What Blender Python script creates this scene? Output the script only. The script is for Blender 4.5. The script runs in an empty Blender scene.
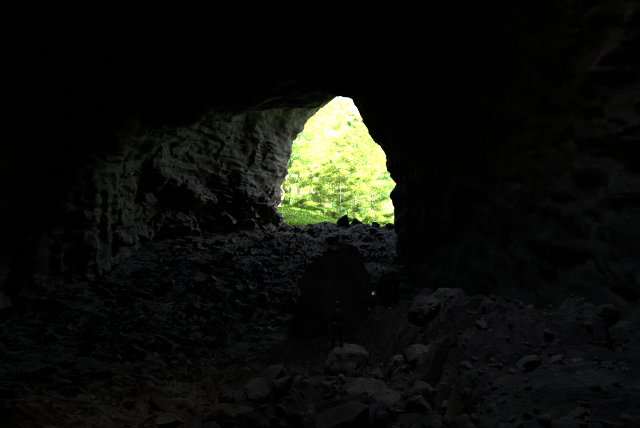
import bpy, bmesh, math, random
import numpy as np
from mathutils import Vector, Matrix, Euler

R = math.radians
scene = bpy.context.scene
C = scene.collection

# ------------------------------------------------------------------ camera
F_PX = 498.0                      # focal length in photo pixels (28 mm on full frame)
cam_d = bpy.data.cameras.new('camera')
cam_d.sensor_width = 36.0
cam_d.lens = 28.0
cam_d.clip_start = 0.05
cam_d.clip_end = 2000.0
cam = bpy.data.objects.new('camera', cam_d)
C.objects.link(cam)
cam.location = (0, 0, 0)
cam.rotation_euler = (R(90), 0, 0)
scene.camera = cam

# ------------------------------------------------------------------ sky, sun, exposure
SUN_EL, SUN_AZ = 50.0, 100.0       # azimuth measured clockwise from +Y (towards the mouth)
world = bpy.data.worlds.new('World')
scene.world = world
world.use_nodes = True
wn = world.node_tree
wn.nodes.clear()
wo = wn.nodes.new('ShaderNodeOutputWorld')
wb = wn.nodes.new('ShaderNodeBackground')
ws = wn.nodes.new('ShaderNodeTexSky')
ws.sky_type = 'NISHITA'
ws.sun_disc = False
ws.sun_elevation = R(SUN_EL)
ws.sun_rotation = R(SUN_AZ)
ws.air_density = 1.0
ws.dust_density = 6.0
ws.ozone_density = 0.0
wb.inputs['Strength'].default_value = 0.14
wn.links.new(ws.outputs[0], wb.inputs[0])
wn.links.new(wb.outputs[0], wo.inputs[0])

sun_d = bpy.data.lights.new('sun', 'SUN')
sun_d.energy = 4.5
sun_d.angle = R(0.5)
sun_d.color = (1.0, 0.95, 0.86)
sun = bpy.data.objects.new('sun', sun_d)
C.objects.link(sun)
sd = Vector((math.sin(R(SUN_AZ)) * math.cos(R(SUN_EL)), math.cos(R(SUN_AZ)) * math.cos(R(SUN_EL)), math.sin(R(SUN_EL))))
sun.rotation_euler = sd.to_track_quat('Z', 'Y').to_euler()
sun.location = (20, 90, 60)

vs = scene.view_settings
scene.display_settings.display_device = 'sRGB'
vs.view_transform = 'Standard'
vs.look = 'None'
vs.gamma = 1.0
vs.use_curve_mapping = False
vs.exposure = 3.9

cy = scene.cycles
cy.use_denoising = True
cy.max_bounces = 6
cy.diffuse_bounces = 5
cy.glossy_bounces = 2
cy.transmission_bounces = 4
cy.use_guiding = False
cy.sample_clamp_indirect = 0.0
cy.use_adaptive_sampling = False

# ------------------------------------------------------------------ numeric noise
_rs = np.random.RandomState(11)
PERM = _rs.permutation(256)
PERM = np.concatenate([PERM, PERM, PERM])
GR = _rs.normal(size=(256, 3)); GR /= np.linalg.norm(GR, axis=1)[:, None]
RV = _rs.rand(256, 3)
RG = _rs.normal(size=(256, 3)); RG /= np.linalg.norm(RG, axis=1)[:, None]

def _h(i, j, k):
    return PERM[PERM[PERM[i & 255] + (j & 255)] + (k & 255)]

def perlin(p):
    p = np.asarray(p, float)
    i = np.floor(p).astype(int); f = p - i
    u = f * f * f * (f * (f * 6 - 15) + 10)
    out = 0
    for dx in (0, 1):
        wx = u[:, 0] if dx else 1 - u[:, 0]
        for dy in (0, 1):
            wy = u[:, 1] if dy else 1 - u[:, 1]
            for dz in (0, 1):
                wz = u[:, 2] if dz else 1 - u[:, 2]
                g = GR[_h(i[:, 0] + dx, i[:, 1] + dy, i[:, 2] + dz)]
                d = (g * (f - np.array([dx, dy, dz]))).sum(1)
                out = out + wx * wy * wz * d
    return out * 1.6

def fbm(p, octs=4, gain=0.5):
    a, s, o = 1.0, 1.0, 0
    for k in range(octs):
        o = o + a * perlin(p * s + 17.3 * k)
        a *= gain; s *= 2.03
    return o

def blocks(p):
    """fractured rock: each cell has its own offset and its own tilted face; also returns the distance to the joint"""
    i = np.floor(p).astype(int)
    n = len(p)
    b1 = np.full(n, 9.0); b2 = np.full(n, 9.0); hv = np.zeros(n)
    for dx in (-1, 0, 1):
        for dy in (-1, 0, 1):
            for dz in (-1, 0, 1):
                c = i + np.array([dx, dy, dz])
                h = _h(c[:, 0], c[:, 1], c[:, 2])
                q = p - (c + RV[h])
                d = (q * q).sum(1)
                v = (RV[(h + 77) & 255][:, 0] - 0.5) + (RG[h] * q).sum(1) * 0.9
                near = d < b1
                b2 = np.where(near, b1, np.minimum(b2, d))
                hv = np.where(near, v, hv)
                b1 = np.where(near, d, b1)
    return hv, np.sqrt(b2) - np.sqrt(b1)

def sstep(a, b, x):
    t = np.clip((x - a) / (b - a), 0, 1)
    return t * t * (3 - 2 * t)

def pchip(xs, ys):
    xs = np.array(xs, float); ys = np.array(ys, float)
    m = np.gradient(ys, xs)
    def f(x):
        x = np.clip(x, xs[0], xs[-1])
        k = np.clip(np.searchsorted(xs, x) - 1, 0, len(xs) - 2)
        h = xs[k + 1] - xs[k]; t = (x - xs[k]) / h
        return ((2*t**3 - 3*t**2 + 1) * ys[k] + (t**3 - 2*t**2 + t) * h * m[k]
                + (-2*t**3 + 3*t**2) * ys[k + 1] + (t**3 - t**2) * h * m[k + 1])
    return f

# ------------------------------------------------------------------ terrain heights
VALLEY = pchip([-12, -4, 0, 5, 10, 15, 19, 25, 30, 40, 50, 56, 60, 66, 75, 90, 120, 160, 300],
               [-2.2, -2.2, -3.0, -4.0, -5.0, -6.0, -6.7, -7.0, -6.4, -4.1, -2.1, -1.35, -1.4, -1.5, -1.0, 1.5, 9.0, 24.0, 70.0])
MID = pchip([-12, -5, 0, 3, 5, 8, 12, 17.5, 19, 22, 26], [-1.3, -1.5, -1.6, -1.72, -2.05, -2.85, -4.1, -6.0, -6.25, -6.8, -7.0])
RIGHT = pchip([-12, -5, 0, 8, 13, 17.5, 22, 26, 30], [-1.2, -1.4, -1.55, -1.9, -2.2, -3.0, -4.3, -5.8, -6.4])

def H0(x, y):
    v = VALLEY(y) + 0.10 * np.clip(-x - 5, 0, 9) * sstep(58, 40, y)
    s0 = 1.25 - 1.15 * sstep(18.0, 21.0, y)
    m = MID(y) + (RIGHT(y) - MID(y)) * sstep(0.0, 2.7, x - s0)
    m = m - 0.22 * np.clip(x - 4.2, 0, 6) * sstep(3, 9, y)
    t_ = np.clip((y - 5.4) / 3.9, 0, 1)                   # crevice between the boulders, and the hollow by the wall
    m = m - 0.75 * np.exp(-((x - 1.62 - 0.40 * t_) / 0.17) ** 2) * sstep(5.0, 5.8, y) * sstep(9.8, 9.0, y)
    m = m - 0.85 * np.exp(-((x - 4.7) / 1.1) ** 2 - ((y - 8.4) / 1.1) ** 2)
    left = sstep(-3.0, -0.9, x)                       # the heap falls away to the left
    far = 1 - sstep(21.0, 27.5, y)
    z = v + (np.maximum(m, v) - v) * left * far
    z = z - 0.32 * np.exp(-((x - 2.4) ** 2 + (y - 22.5) ** 2) / 1.2)
    # outside: bank to the left of the mouth, lower to the right
    out = sstep(57, 68, y)
    z = z + out * (-0.16 * np.clip(x, -22, 16) + 0.9) * (0.45 + 0.55 * sstep(60, 75, y))
    z = z + 1.15 * sstep(57, 66, y) * sstep(3.5, -4.5, x) * (1 - 0.5 * sstep(70, 90, y))          # grass bank
    z = z + sstep(49, 54, y) * sstep(61, 57, y) * (0.30 * np.sin(x * 1.1 + 0.6) * np.sin(x * 0.47 + 2.0) + 0.16 * np.sin(x * 2.9 + y))   # uneven crest
    return z

def H(x, y, rough=True):
    x = np.atleast_1d(np.asarray(x, float)); y = np.atleast_1d(np.asarray(y, float))
    z = H0(x, y)
    p = np.stack([x, y, z * 0.5], 1)
    cave = 1 - sstep(57, 63, y)
    z = z + 0.35 * fbm(p * 0.22 + 3, 3) * (0.35 + 0.65 * cave) * sstep(-1, 9, y + np.abs(x))
    if rough:
        b1, e1 = blocks(p * np.array([0.75, 0.75, 0.9]) + 0.25 * fbm(p * 0.9, 2)[:, None])
        b2, e2 = blocks(p * 1.9 + 31.0)
        b3, e3 = blocks(p * 4.3 + 61.0)
        amp = cave * (0.35 + 0.65 * sstep(1.5, 5, y)) * (0.75 + 0.9 * np.clip(fbm(p * 0.35 + 70, 2), -0.5, 0.6))
        heap = sstep(-3.0, -0.9, x) * (1 - sstep(21.0, 27.5, y))
        z = z + amp * ((0.20 + 0.20 * heap) * b1 + (0.10 + 0.08 * heap) * b2 + 0.07 * b3
                       - 0.10 * np.exp(-e1 * 9) - 0.05 * np.exp(-e2 * 8)) + 0.03 * fbm(p * 4, 3)
    return z

def Hs(x, y):
    return float(H(x, y)[0])

# ------------------------------------------------------------------ materials
def new_mat(name):
    m = bpy.data.materials.new(name); m.use_nodes = True
    nt = m.node_tree
    return m, nt, nt.nodes['Principled BSDF']

def rock_mat(name, dark, mid, pale, scale=1.0, rough=(0.55, 0.9), bump=0.6, strata=0.0, speck=0.35, moss=None, spec=0.2):
    m, nt, bs = new_mat(name)
    N, L = nt.nodes, nt.links
    geo = N.new('ShaderNodeNewGeometry')
    def noise(s, det=6, rg=0.6, vec=None, dist=0.0):
        n = N.new('ShaderNodeTexNoise'); n.inputs['Scale'].default_value = s * scale
        n.inputs['Detail'].default_value = det; n.inputs['Roughness'].default_value = rg
        n.inputs['Distortion'].default_value = dist
        L.new(vec if vec else geo.outputs['Position'], n.inputs['Vector']); return n.outputs['Fac']
    def ramp(src, stops):
        r = N.new('ShaderNodeValToRGB'); e = r.color_ramp.elements
        while len(e) < len(stops): e.new(0.5)
        for k, (p, c) in enumerate(stops):
            e[k].position = p; e[k].color = (c, c, c, 1) if isinstance(c, (int, float)) else (*c, 1)
        L.new(src, r.inputs[0]); return r.outputs['Color']
    def mix(fac, a, b, bt='MIX'):
        x = N.new('ShaderNodeMix'); x.data_type = 'RGBA'; x.blend_type = bt
        if isinstance(fac, float): x.inputs[0].default_value = fac
        else: L.new(fac, x.inputs[0])
        for s, k in ((a, 6), (b, 7)):
            if isinstance(s, tuple): x.inputs[k].default_value = (*s, 1)
            else: L.new(s, x.inputs[k])
        return x.outputs[2]
    base = ramp(noise(0.9, 8, 0.65, dist=0.4), [(0.30, dark), (0.52, mid), (0.74, pale)])
    spots = ramp(noise(5.5, 5, 0.7), [(0.55, 0.0), (0.66, speck)])
    col = mix(spots, base, pale)
    stain = ramp(noise(0.35, 4, 0.6, dist=1.0), [(0.40, 0.0), (0.62, 0.7)])
    col = mix(stain, col, tuple(0.55 * a for a in dark))
    fine = ramp(noise(26, 4, 0.7), [(0.3, 0.55), (0.7, 1.25)])
    col = mix(1.0, col, fine, 'MULTIPLY')
    if moss:
        mp = N.new('ShaderNodeSeparateXYZ'); L.new(geo.outputs['Normal'], mp.inputs[0])
        mm = N.new('ShaderNodeMath'); mm.operation = 'MULTIPLY'
        L.new(ramp(mp.outputs['Z'], [(0.2, 0.0), (0.7, 1.0)]), mm.inputs[0])
        L.new(ramp(noise(1.6, 5, 0.6), [(0.42, 0.0), (0.58, 1.0)]), mm.inputs[1])
        col = mix(mm.outputs[0], col, moss)
    L.new(col, bs.inputs['Base Color'])
    L.new(ramp(noise(2.3, 5, 0.6), [(0.35, rough[0]), (0.7, rough[1])]), bs.inputs['Roughness'])
    bs.inputs['Specular IOR Level'].default_value = spec
    # relief: coarse grain + pits + optional bedding
    h1 = noise(3.2, 8, 0.68, dist=0.3)
    vor = N.new('ShaderNodeTexVoronoi'); vor.feature = 'DISTANCE_TO_EDGE'; vor.inputs['Scale'].default_value = 2.4 * scale
    L.new(geo.outputs['Position'], vor.inputs['Vector'])
    crack = ramp(vor.outputs['Distance'], [(0.0, 0.0), (0.06, 1.0)])
    add = N.new('ShaderNodeMath'); add.operation = 'MULTIPLY_ADD'
    L.new(crack, add.inputs[0]); add.inputs[1].default_value = 0.04; L.new(h1, add.inputs[2])
    hh = add.outputs[0]
    if strata > 0:
        mpn = N.new('ShaderNodeMapping'); mpn.inputs['Rotation'].default_value = (R(18), R(-24), 0)
        mpn.inputs['Scale'].default_value = (0.35, 0.35, 2.6)
        L.new(geo.outputs['Position'], mpn.inputs['Vector'])
        st = noise(1.0, 4, 0.55, vec=mpn.outputs[0], dist=0.5)
        a2 = N.new('ShaderNodeMath'); a2.operation = 'MULTIPLY_ADD'
        L.new(st, a2.inputs[0]); a2.inputs[1].default_value = strata; L.new(hh, a2.inputs[2]); hh = a2.outputs[0]
    bp = N.new('ShaderNodeBump'); bp.inputs['Strength'].default_value = 1.0
    bp.inputs['Distance'].default_value = bump
    L.new(hh, bp.inputs['Height']); L.new(bp.outputs['Normal'], bs.inputs['Normal'])
    return m

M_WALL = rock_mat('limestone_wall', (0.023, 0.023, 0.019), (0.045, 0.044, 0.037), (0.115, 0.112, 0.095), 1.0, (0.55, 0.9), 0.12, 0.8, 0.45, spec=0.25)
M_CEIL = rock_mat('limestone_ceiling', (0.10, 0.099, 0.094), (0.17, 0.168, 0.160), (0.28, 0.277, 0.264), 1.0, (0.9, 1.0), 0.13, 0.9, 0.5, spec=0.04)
M_FLOOR = rock_mat('rubble_floor', (0.045, 0.042, 0.037), (0.09, 0.084, 0.075), (0.19, 0.178, 0.16), 1.6, (0.75, 0.97), 0.20, 0.0, 0.6, spec=0.12)
M_BOULD = rock_mat('boulder_limestone', (0.085, 0.080, 0.073), (0.16, 0.152, 0.140), (0.33, 0.315, 0.29), 1.5, (0.75, 0.97), 0.12, 0.25, 0.55, spec=0.12)
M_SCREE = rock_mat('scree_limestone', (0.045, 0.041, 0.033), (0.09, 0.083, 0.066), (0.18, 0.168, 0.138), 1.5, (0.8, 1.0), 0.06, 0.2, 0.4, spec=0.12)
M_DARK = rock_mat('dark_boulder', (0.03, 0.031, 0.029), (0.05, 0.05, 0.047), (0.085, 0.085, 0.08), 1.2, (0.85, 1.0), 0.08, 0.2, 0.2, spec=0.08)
M_BROWN = rock_mat('clay_stained_boulder', (0.10, 0.082, 0.066), (0.19, 0.158, 0.128), (0.33, 0.29, 0.25), 1.6, (0.7, 0.95), 0.06, 0.0, 0.45)
M_OUT = rock_mat('outer_cliff', (0.20, 0.18, 0.13), (0.32, 0.29, 0.20), (0.45, 0.42, 0.32), 1.0, (0.7, 0.95), 0.25, 0.6, 0.3)

def ground_mat():
    m, nt, bs = new_mat('forest_soil')
    N, L = nt.nodes, nt.links
    geo = N.new('ShaderNodeNewGeometry')
    n = N.new('ShaderNodeTexNoise'); n.inputs['Scale'].default_value = 0.8; n.inputs['Detail'].default_value = 8
    L.new(geo.outputs['Position'], n.inputs['Vector'])
    r = N.new('ShaderNodeValToRGB'); e = r.color_ramp.elements
    e[0].position = 0.35; e[0].color = (0.05, 0.09, 0.02, 1); e[1].position = 0.68; e[1].color = (0.075, 0.085, 0.03, 1)
    L.new(n.outputs['Fac'], r.inputs[0]); L.new(r.outputs[0], bs.inputs['Base Color'])
    bs.inputs['Roughness'].default_value = 0.95
    b = N.new('ShaderNodeBump'); b.inputs['Distance'].default_value = 0.12
    n2 = N.new('ShaderNodeTexNoise'); n2.inputs['Scale'].default_value = 6; n2.inputs['Detail'].default_value = 6
    L.new(geo.outputs['Position'], n2.inputs['Vector']); L.new(n2.outputs['Fac'], b.inputs['Height'])
    L.new(b.outputs[0], bs.inputs['Normal'])
    return m
M_SOIL = ground_mat()

def leaf_mat(name, refl, trans, var=0.35):
    m = bpy.data.materials.new(name); m.use_nodes = True
    nt = m.node_tree; N, L = nt.nodes, nt.links
    N.clear()
    o = N.new('ShaderNodeOutputMaterial')
    oi = N.new('ShaderNodeNewGeometry')
    ns = N.new('ShaderNodeTexNoise'); ns.inputs['Scale'].default_value = 0.9; ns.inputs['Detail'].default_value = 3
    L.new(oi.outputs['Position'], ns.inputs['Vector'])
    mr = N.new('ShaderNodeMapRange'); mr.inputs[1].default_value = 0.3; mr.inputs[2].default_value = 0.7
    mr.inputs[3].default_value = 1 - var; mr.inputs[4].default_value = 1 + var
    L.new(ns.outputs['Fac'], mr.inputs[0])
    def tint(c):
        x = N.new('ShaderNodeMix'); x.data_type = 'RGBA'; x.blend_type = 'MULTIPLY'; x.inputs[0].default_value = 1.0
        x.inputs[6].default_value = (*c, 1); L.new(mr.outputs[0], x.inputs[7]); return x.outputs[2]
    d = N.new('ShaderNodeBsdfPrincipled'); L.new(tint(refl), d.inputs['Base Color']); d.inputs['Roughness'].default_value = 0.5
    t = N.new('ShaderNodeBsdfTranslucent'); L.new(tint(trans), t.inputs['Color'])
    a = N.new('ShaderNodeAddShader'); L.new(d.outputs[0], a.inputs[0]); L.new(t.outputs[0], a.inputs[1])
    L.new(a.outputs[0], o.inputs['Surface'])
    return m
M_LEAF = [leaf_mat('beech_leaf', (0.07, 0.11, 0.02), (0.145, 0.215, 0.022), .7),
          leaf_mat('hornbeam_leaf', (0.035, 0.08, 0.018), (0.06, 0.15, 0.02), .6),
          leaf_mat('maple_leaf', (0.09, 0.125, 0.03), (0.20, 0.27, 0.04), .7)]
M_GRASS = leaf_mat('grass_blade', (0.05, 0.11, 0.012), (0.07, 0.16, 0.012), 0.5)

def plain(name, col, rough=0.7, nscale=14.0, amt=0.25, emit=None, spec=0.3, metal=0.0, bump=0.004):
    m, nt, bs = new_mat(name)
    N, L = nt.nodes, nt.links
    tc = N.new('ShaderNodeTexCoord')
    n = N.new('ShaderNodeTexNoise'); n.inputs['Scale'].default_value = nscale; n.inputs['Detail'].default_value = 5
    L.new(tc.outputs['Object'], n.inputs['Vector'])
    x = N.new('ShaderNodeMix'); x.data_type = 'RGBA'
    x.inputs[6].default_value = (*[c * (1 - amt) for c in col], 1); x.inputs[7].default_value = (*[min(1, c * (1 + amt)) for c in col], 1)
    L.new(n.outputs['Fac'], x.inputs[0]); L.new(x.outputs[2], bs.inputs['Base Color'])
    bs.inputs['Roughness'].default_value = rough; bs.inputs['Specular IOR Level'].default_value = spec
    bs.inputs['Metallic'].default_value = metal
    if bump:
        b = N.new('ShaderNodeBump'); b.inputs['Distance'].default_value = bump
        L.new(n.outputs['Fac'], b.inputs['Height']); L.new(b.outputs[0], bs.inputs['Normal'])
    if emit:
        bs.inputs['Emission Color'].default_value = (1.0, 0.98, 0.92, 1); bs.inputs['Emission Strength'].default_value = emit
    return m
M_BARK = plain('grey_bark', (0.24, 0.22, 0.17), 0.9, 5.0, 0.4, bump=0.02)
M_BARK2 = plain('pale_bark', (0.20, 0.185, 0.15), 0.85, 5.0, 0.4, bump=0.02)
M_SKIN = plain('skin', (0.42, 0.27, 0.20), 0.55, 30, 0.1)
M_JACKET = plain('dark_jacket_cloth', (0.010, 0.010, 0.012), 0.9, 25, 0.3)
M_TROUS = plain('dark_trouser_cloth', (0.008, 0.008, 0.009), 0.92, 25, 0.3)
M_BOOT = plain('boot_leather', (0.035, 0.028, 0.022), 0.7, 25, 0.3)
M_HELM_D = plain('dark_helmet_shell', (0.03, 0.03, 0.033), 0.35, 10, 0.1, bump=0)
M_HELM_W = plain('white_helmet_shell', (0.6, 0.6, 0.6), 0.35, 10, 0.06, bump=0)
M_STRIPE = plain('black_helmet_band', (0.02, 0.02, 0.02), 0.6, 10, 0.1, bump=0)
M_LAMP = plain('headlamp_lens', (0.9, 0.9, 0.88), 0.2, 10, 0.0, emit=0.022, bump=0)
M_HAIR = plain('dark_hair', (0.03, 0.022, 0.016), 0.6, 60, 0.4)
M_EYE = plain('eye', (0.05, 0.04, 0.035), 0.2, 20, 0.1, bump=0)

# ------------------------------------------------------------------ object helpers
def mesh_np(name, V, Fc):
    me = bpy.data.meshes.new(name)
    V = np.asarray(V, np.float32); Fc = np.asarray(Fc, np.int32)
    k = Fc.shape[1]
    me.vertices.add(len(V)); me.vertices.foreach_set('co', V.ravel())
    me.loops.add(Fc.size); me.loops.foreach_set('vertex_index', Fc.ravel())
    me.polygons.add(len(Fc)); me.polygons.foreach_set('loop_start', np.arange(0, Fc.size, k, dtype=np.int32))
    me.polygons.foreach_set('loop_total', np.full(len(Fc), k, np.int32))
    me.update(calc_edges=True); me.validate()
    return me

def link(name, me, mat=None, parent=None, loc=None):
    o = bpy.data.objects.new(name, me); C.objects.link(o)
    if mat is not None and me is not None and not me.materials: me.materials.append(mat)
    if parent is not None: o.parent = parent
    if loc is not None: o.location = loc
    return o

def tag(o, label=None, cat=None, group=None, kind=None):
    if label: o['label'] = label
    if cat: o['category'] = cat
    if group: o['group'] = group
    if kind: o['kind'] = kind
    return o

def smooth(me):
    me.polygons.foreach_set('use_smooth', np.ones(len(me.polygons), bool)); me.update()

def grid_faces(ny, nx):
    a = np.arange(ny * nx).reshape(ny, nx)
    return np.stack([a[:-1, :-1], a[:-1, 1:], a[1:, 1:], a[1:, :-1]], -1).reshape(-1, 4)

def steps(*segs):
    out = []
    for a, b, d in segs:
        n = max(1, int(round((b - a) / d)))
        out.append(np.linspace(a, b, n, endpoint=False))
    out.append([segs[-1][1]])
    return np.concatenate(out)

# ------------------------------------------------------------------ cave floor
xs = steps((-22, -6, 0.20), (-6, 10, 0.10), (10, 16, 0.25))
ys = steps((-12, 2, 0.2), (2, 22, 0.09), (22, 45, 0.13), (45, 63.5, 0.15))
X, Y = np.meshgrid(xs, ys)
Z = H(X.ravel(), Y.ravel())
me = mesh_np('cave_floor', np.stack([X.ravel(), Y.ravel(), Z], 1), grid_faces(len(ys), len(xs)))
smooth(me); me.set_sharp_from_angle(angle=R(22))
tag(link('cave_floor', me, M_FLOOR), 'rubble strewn cave floor rising to the daylight', kind='structure')

# forest ground outside
xs = steps((-260, -20, 8), (-20, 25, 0.5), (25, 260, 8))
ys = steps((62.6, 90, 0.4), (90, 130, 1.2), (130, 300, 6), (300, 700, 40))
X, Y = np.meshgrid(xs, ys)
Z = H(X.ravel(), Y.ravel(), False) + 0.12 * fbm(np.stack([X.ravel(), Y.ravel(), 0 * X.ravel()], 1) * 0.8, 3) - 0.01
me = mesh_np('forest_ground', np.stack([X.ravel(), Y.ravel(), Z], 1), grid_faces(len(ys), len(xs)))
smooth(me)
tag(link('forest_ground', me, M_SOIL), 'green forest ground rising beyond the cave mouth', kind='structure')

# ------------------------------------------------------------------ cave shell (lofted sections, fractured)
SEC = {
 -5.0: [(1,-5),(.7,-4.4),(.6,-4.2),(.6,-4.1),(.7,-4.0),(.9,-3.9),(1,-3.9),(1.1,-3.9),(1.3,-4.0),(1.4,-4.1),(1.4,-4.2),(1,-5)],
 -2.5: [(-5,-6),(-5.2,-1),(-5.2,1.5),(-4.9,3.8),(-3.6,5.9),(-1.4,7.2),(1,7.6),(3.4,7.2),(5.6,5.8),(6.8,3.8),(7.2,.5),(7.2,-6)],
  4.0: [(-11,-8),(-11.5,-2),(-11.5,1),(-11,4),(-8.5,7),(-4,9),(1,9.5),(5,8.5),(8,6),(9.3,3),(9.5,0),(9.5,-6)],
 14.0: [(-18.5,-9),(-19,-3),(-19,1),(-18.5,5),(-14.5,9.5),(-7,12.5),(1,13),(5,11),(8.5,7),(9.8,3.5),(9.8,0),(9.5,-6)],
 26.0: [(-19.4,-9),(-20,-3),(-20,1),(-18.8,5),(-15.5,9.5),(-8,12.5),(0,13),(5,10.8),(8.5,7),(9.5,3.5),(9.5,0),(9.2,-9)],
 36.0: [(-15.4,-8),(-15.8,-2),(-15.4,1),(-14.0,4.0),(-9.6,6.6),(-5.6,8.2),(-1,8.6),(2.4,8.7),(5.0,6.8),(7.0,4.2),(7.5,0),(7.6,-8)],
 42.0: [(-14.4,-7),(-14.9,-1.5),(-14.8,1.5),(-13.6,4.8),(-10.4,7.5),(-5,9.1),(-.5,9.1),(2.25,10.2),(3.8,7.4),(5.85,4.35),(6.35,.8),(6.7,-7)],
 48.0: [(-11.4,-6),(-11.9,-1),(-11.9,2),(-11.2,5.5),(-9,8.8),(-5,11),(0,12),(4,11.5),(7,8.5),(8.5,4.5),(9,.8),(9,-6)],
 54.0: [(-7.2,-5),(-7.6,-1),(-7.4,2),(-6.9,6),(-5.9,9.3),(-3.8,12),(0,13.6),(4.5,13.6),(8.5,10.5),(10.5,5.5),(11,.8),(11,-5)],
 60.0: [(-5.8,-5),(-5.6,-1),(-5.1,2.3),(-4.2,5.9),(-2.75,8.9),(-.9,11.8),(.8,13.3),(4,14.8),(9.5,12),(12,6),(12.5,.8),(12.5,-5)],
}
last = np.array(SEC[60.0], float)
cen = np.array([3.0, 2.0])
def flare(d):
    v = last - cen; n = v / np.linalg.norm(v, axis=1)[:, None]
    return last + n * d
SEC[61.2] = flare(0.35)
SEC[61.8] = flare(1.6)
SEC[61.9] = flare(24.0)
SEC[61.0] = None
del SEC[61.0]
keys = sorted(SEC)
NS = 300
def resample(pts, n):
    pts = np.array(pts, float)
    # Catmull-Rom through the control points, the same parameter in every section
    P = np.vstack([2 * pts[0] - pts[1], pts, 2 * pts[-1] - pts[-2]])
    t = np.linspace(0, len(pts) - 1 - 1e-6, n); k = t.astype(int); f = (t - k)[:, None]
    p0, p1, p2, p3 = P[k], P[k + 1], P[k + 2], P[k + 3]
    return 0.5 * (2*p1 + (p2 - p0)*f + (2*p0 - 5*p1 + 4*p2 - p3)*f**2 + (3*p1 - p0 - 3*p2 + p3)*f**3)
S = np.array([resample(SEC[k], NS) for k in keys])             # nk, NS, 2
yk = np.array(keys)
yy = steps((-5, 4, 0.35), (4, 34, 0.26), (34, 61.2, 0.17), (61.2, 61.9, 0.08))
fx = pchip(yk, np.zeros(len(yk)))
def along(vals, y):                                             # cubic through sections, clipped slopes
    out = np.empty((len(y), vals.shape[1], 2))
    k = np.clip(np.searchsorted(yk, y) - 1, 0, len(yk) - 2)
    h = (yk[k + 1] - yk[k]); t = ((y - yk[k]) / h)[:, None, None]
    sl = np.diff(vals, axis=0) / np.diff(yk)[:, None, None]
    m = np.zeros_like(vals); m[0] = sl[0]; m[-1] = sl[-1]
    a, b = sl[:-1], sl[1:]
    same = (a * b) > 0
    m[1:-1] = np.where(same, 2 * a * b / np.where(same, a + b, 1), 0)
    h = h[:, None, None]
    return ((2*t**3 - 3*t**2 + 1) * vals[k] + (t**3 - 2*t**2 + t) * h * m[k] + (-2*t**3 + 3*t**2) * vals[k + 1] + (t**3 - t**2) * h * m[k + 1])
G = along(S, yy)
ny = len(yy)
P = np.empty((ny, NS, 3)); P[..., 0] = G[..., 0]; P[..., 2] = G[..., 1]; P[..., 1] = yy[:, None]
def grid_normals(P):
    du = np.gradient(P, axis=0); dv = np.gradient(P, axis=1)
    n = np.cross(dv, du); n /= np.maximum(np.linalg.norm(n, axis=2, keepdims=True), 1e-9)
    return n
Nn = grid_normals(P)
# orient inward (towards the middle of the cave)
mid = P.mean(axis=1, keepdims=True)
sgn = np.sign(((mid - P) * Nn).sum(2).mean()); Nn = Nn * sgn
q = P.reshape(-1, 3)
yq = q[:, 1]
warp = 0.35 * np.stack([fbm(q * 0.5 + 5, 2), fbm(q * 0.5 + 25, 2), fbm(q * 0.5 + 45, 2)], 1)
big = fbm(q * 0.13 + 9, 3)
bA, eA = blocks((q + warp) * np.array([0.30, 0.30, 0.42]) + 2.0)
bB, eB = blocks((q + warp) * np.array([0.85, 0.85, 1.15]) + 12.0)
bC, eC = blocks(q * 2.2 + 41.0)
leftw = sstep(-2.5, -6.0, q[:, 0]) * sstep(60, 54, yq)
flute = np.abs(perlin(np.stack([q[:, 0] * 1.3 + q[:, 1] * 1.25, q[:, 2] * 0.16, q[:, 1] * 0.1], 1)))      # dripstone curtains run vertically
bed = fbm(np.stack([q[:, 0] * 0.25, q[:, 1] * 0.25, q[:, 2] * 1.6 + q[:, 0] * 0.7 - q[:, 1] * 0.25], 1), 3)  # tilted bedding
rim = sstep(36, 41, yq) * sstep(47, 43.5, yq) * sstep(-6, -1, q[:, 0])        # keep the near edge of the mouth where it stands
amp = 1 - 0.25 * rim
low = sstep(5.0, 1.0, q[:, 2])
ledgy = leftw * sstep(34, 43, yq) * (0.30 + 0.70 * low)
near = leftw * (0.35 * sstep(18, 30, yq) + 0.65 * sstep(40, 49, yq))
rightw = sstep(5.0, 7.5, q[:, 0]) * sstep(41, 36, yq) * sstep(9.5, 6.0, q[:, 2])
soft = fbm(q * np.array([0.45, 0.45, 0.7]) + 3.0, 5, 0.55)
d = amp * (0.75 * big * (1 - 0.7 * rim) + 0.9 * ledgy * bA * (1 - 0.5 * rim) - 0.2 * ledgy * np.exp(-eA * 8)
           + near * (0.25 + 0.75 * low) * (0.27 * bB - 0.08 * np.exp(-eB * 9) + 0.15 * bC)
           + rightw * (0.15 * fbm(q * np.array([0.5, 0.5, 0.9]) + 33, 6, 0.68) + 0.10 * bed)
           + (1 - 0.6 * near) * 0.30 * soft + (0.04 + 0.16 * near) * bed) + leftw * low * sstep(52, 44, yq) * (0.25 * (0.35 - flute)) + 0.05 * near * fbm(q * 3.1, 3)
# bulges and notches on the near edge of the mouth
edge = sstep(38, 41, yq) * sstep(47, 43.5, yq) * sstep(3.0, 4.5, q[:, 0])
zz = q[:, 2]
d += edge * (0.36 * np.exp(-((zz - 3.9) / 0.55) ** 2) - 0.30 * np.exp(-((zz - 2.55) / 0.45) ** 2) + 0.22 * np.exp(-((zz - 1.5) / 0.4) ** 2)
             - 0.15 * np.exp(-((zz - 0.4) / 0.5) ** 2) + 0.22 * np.exp(-((zz - 6.6) / 0.5) ** 2) + 0.22 * fbm(q * 0.9 + 8, 4, 0.6))
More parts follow.
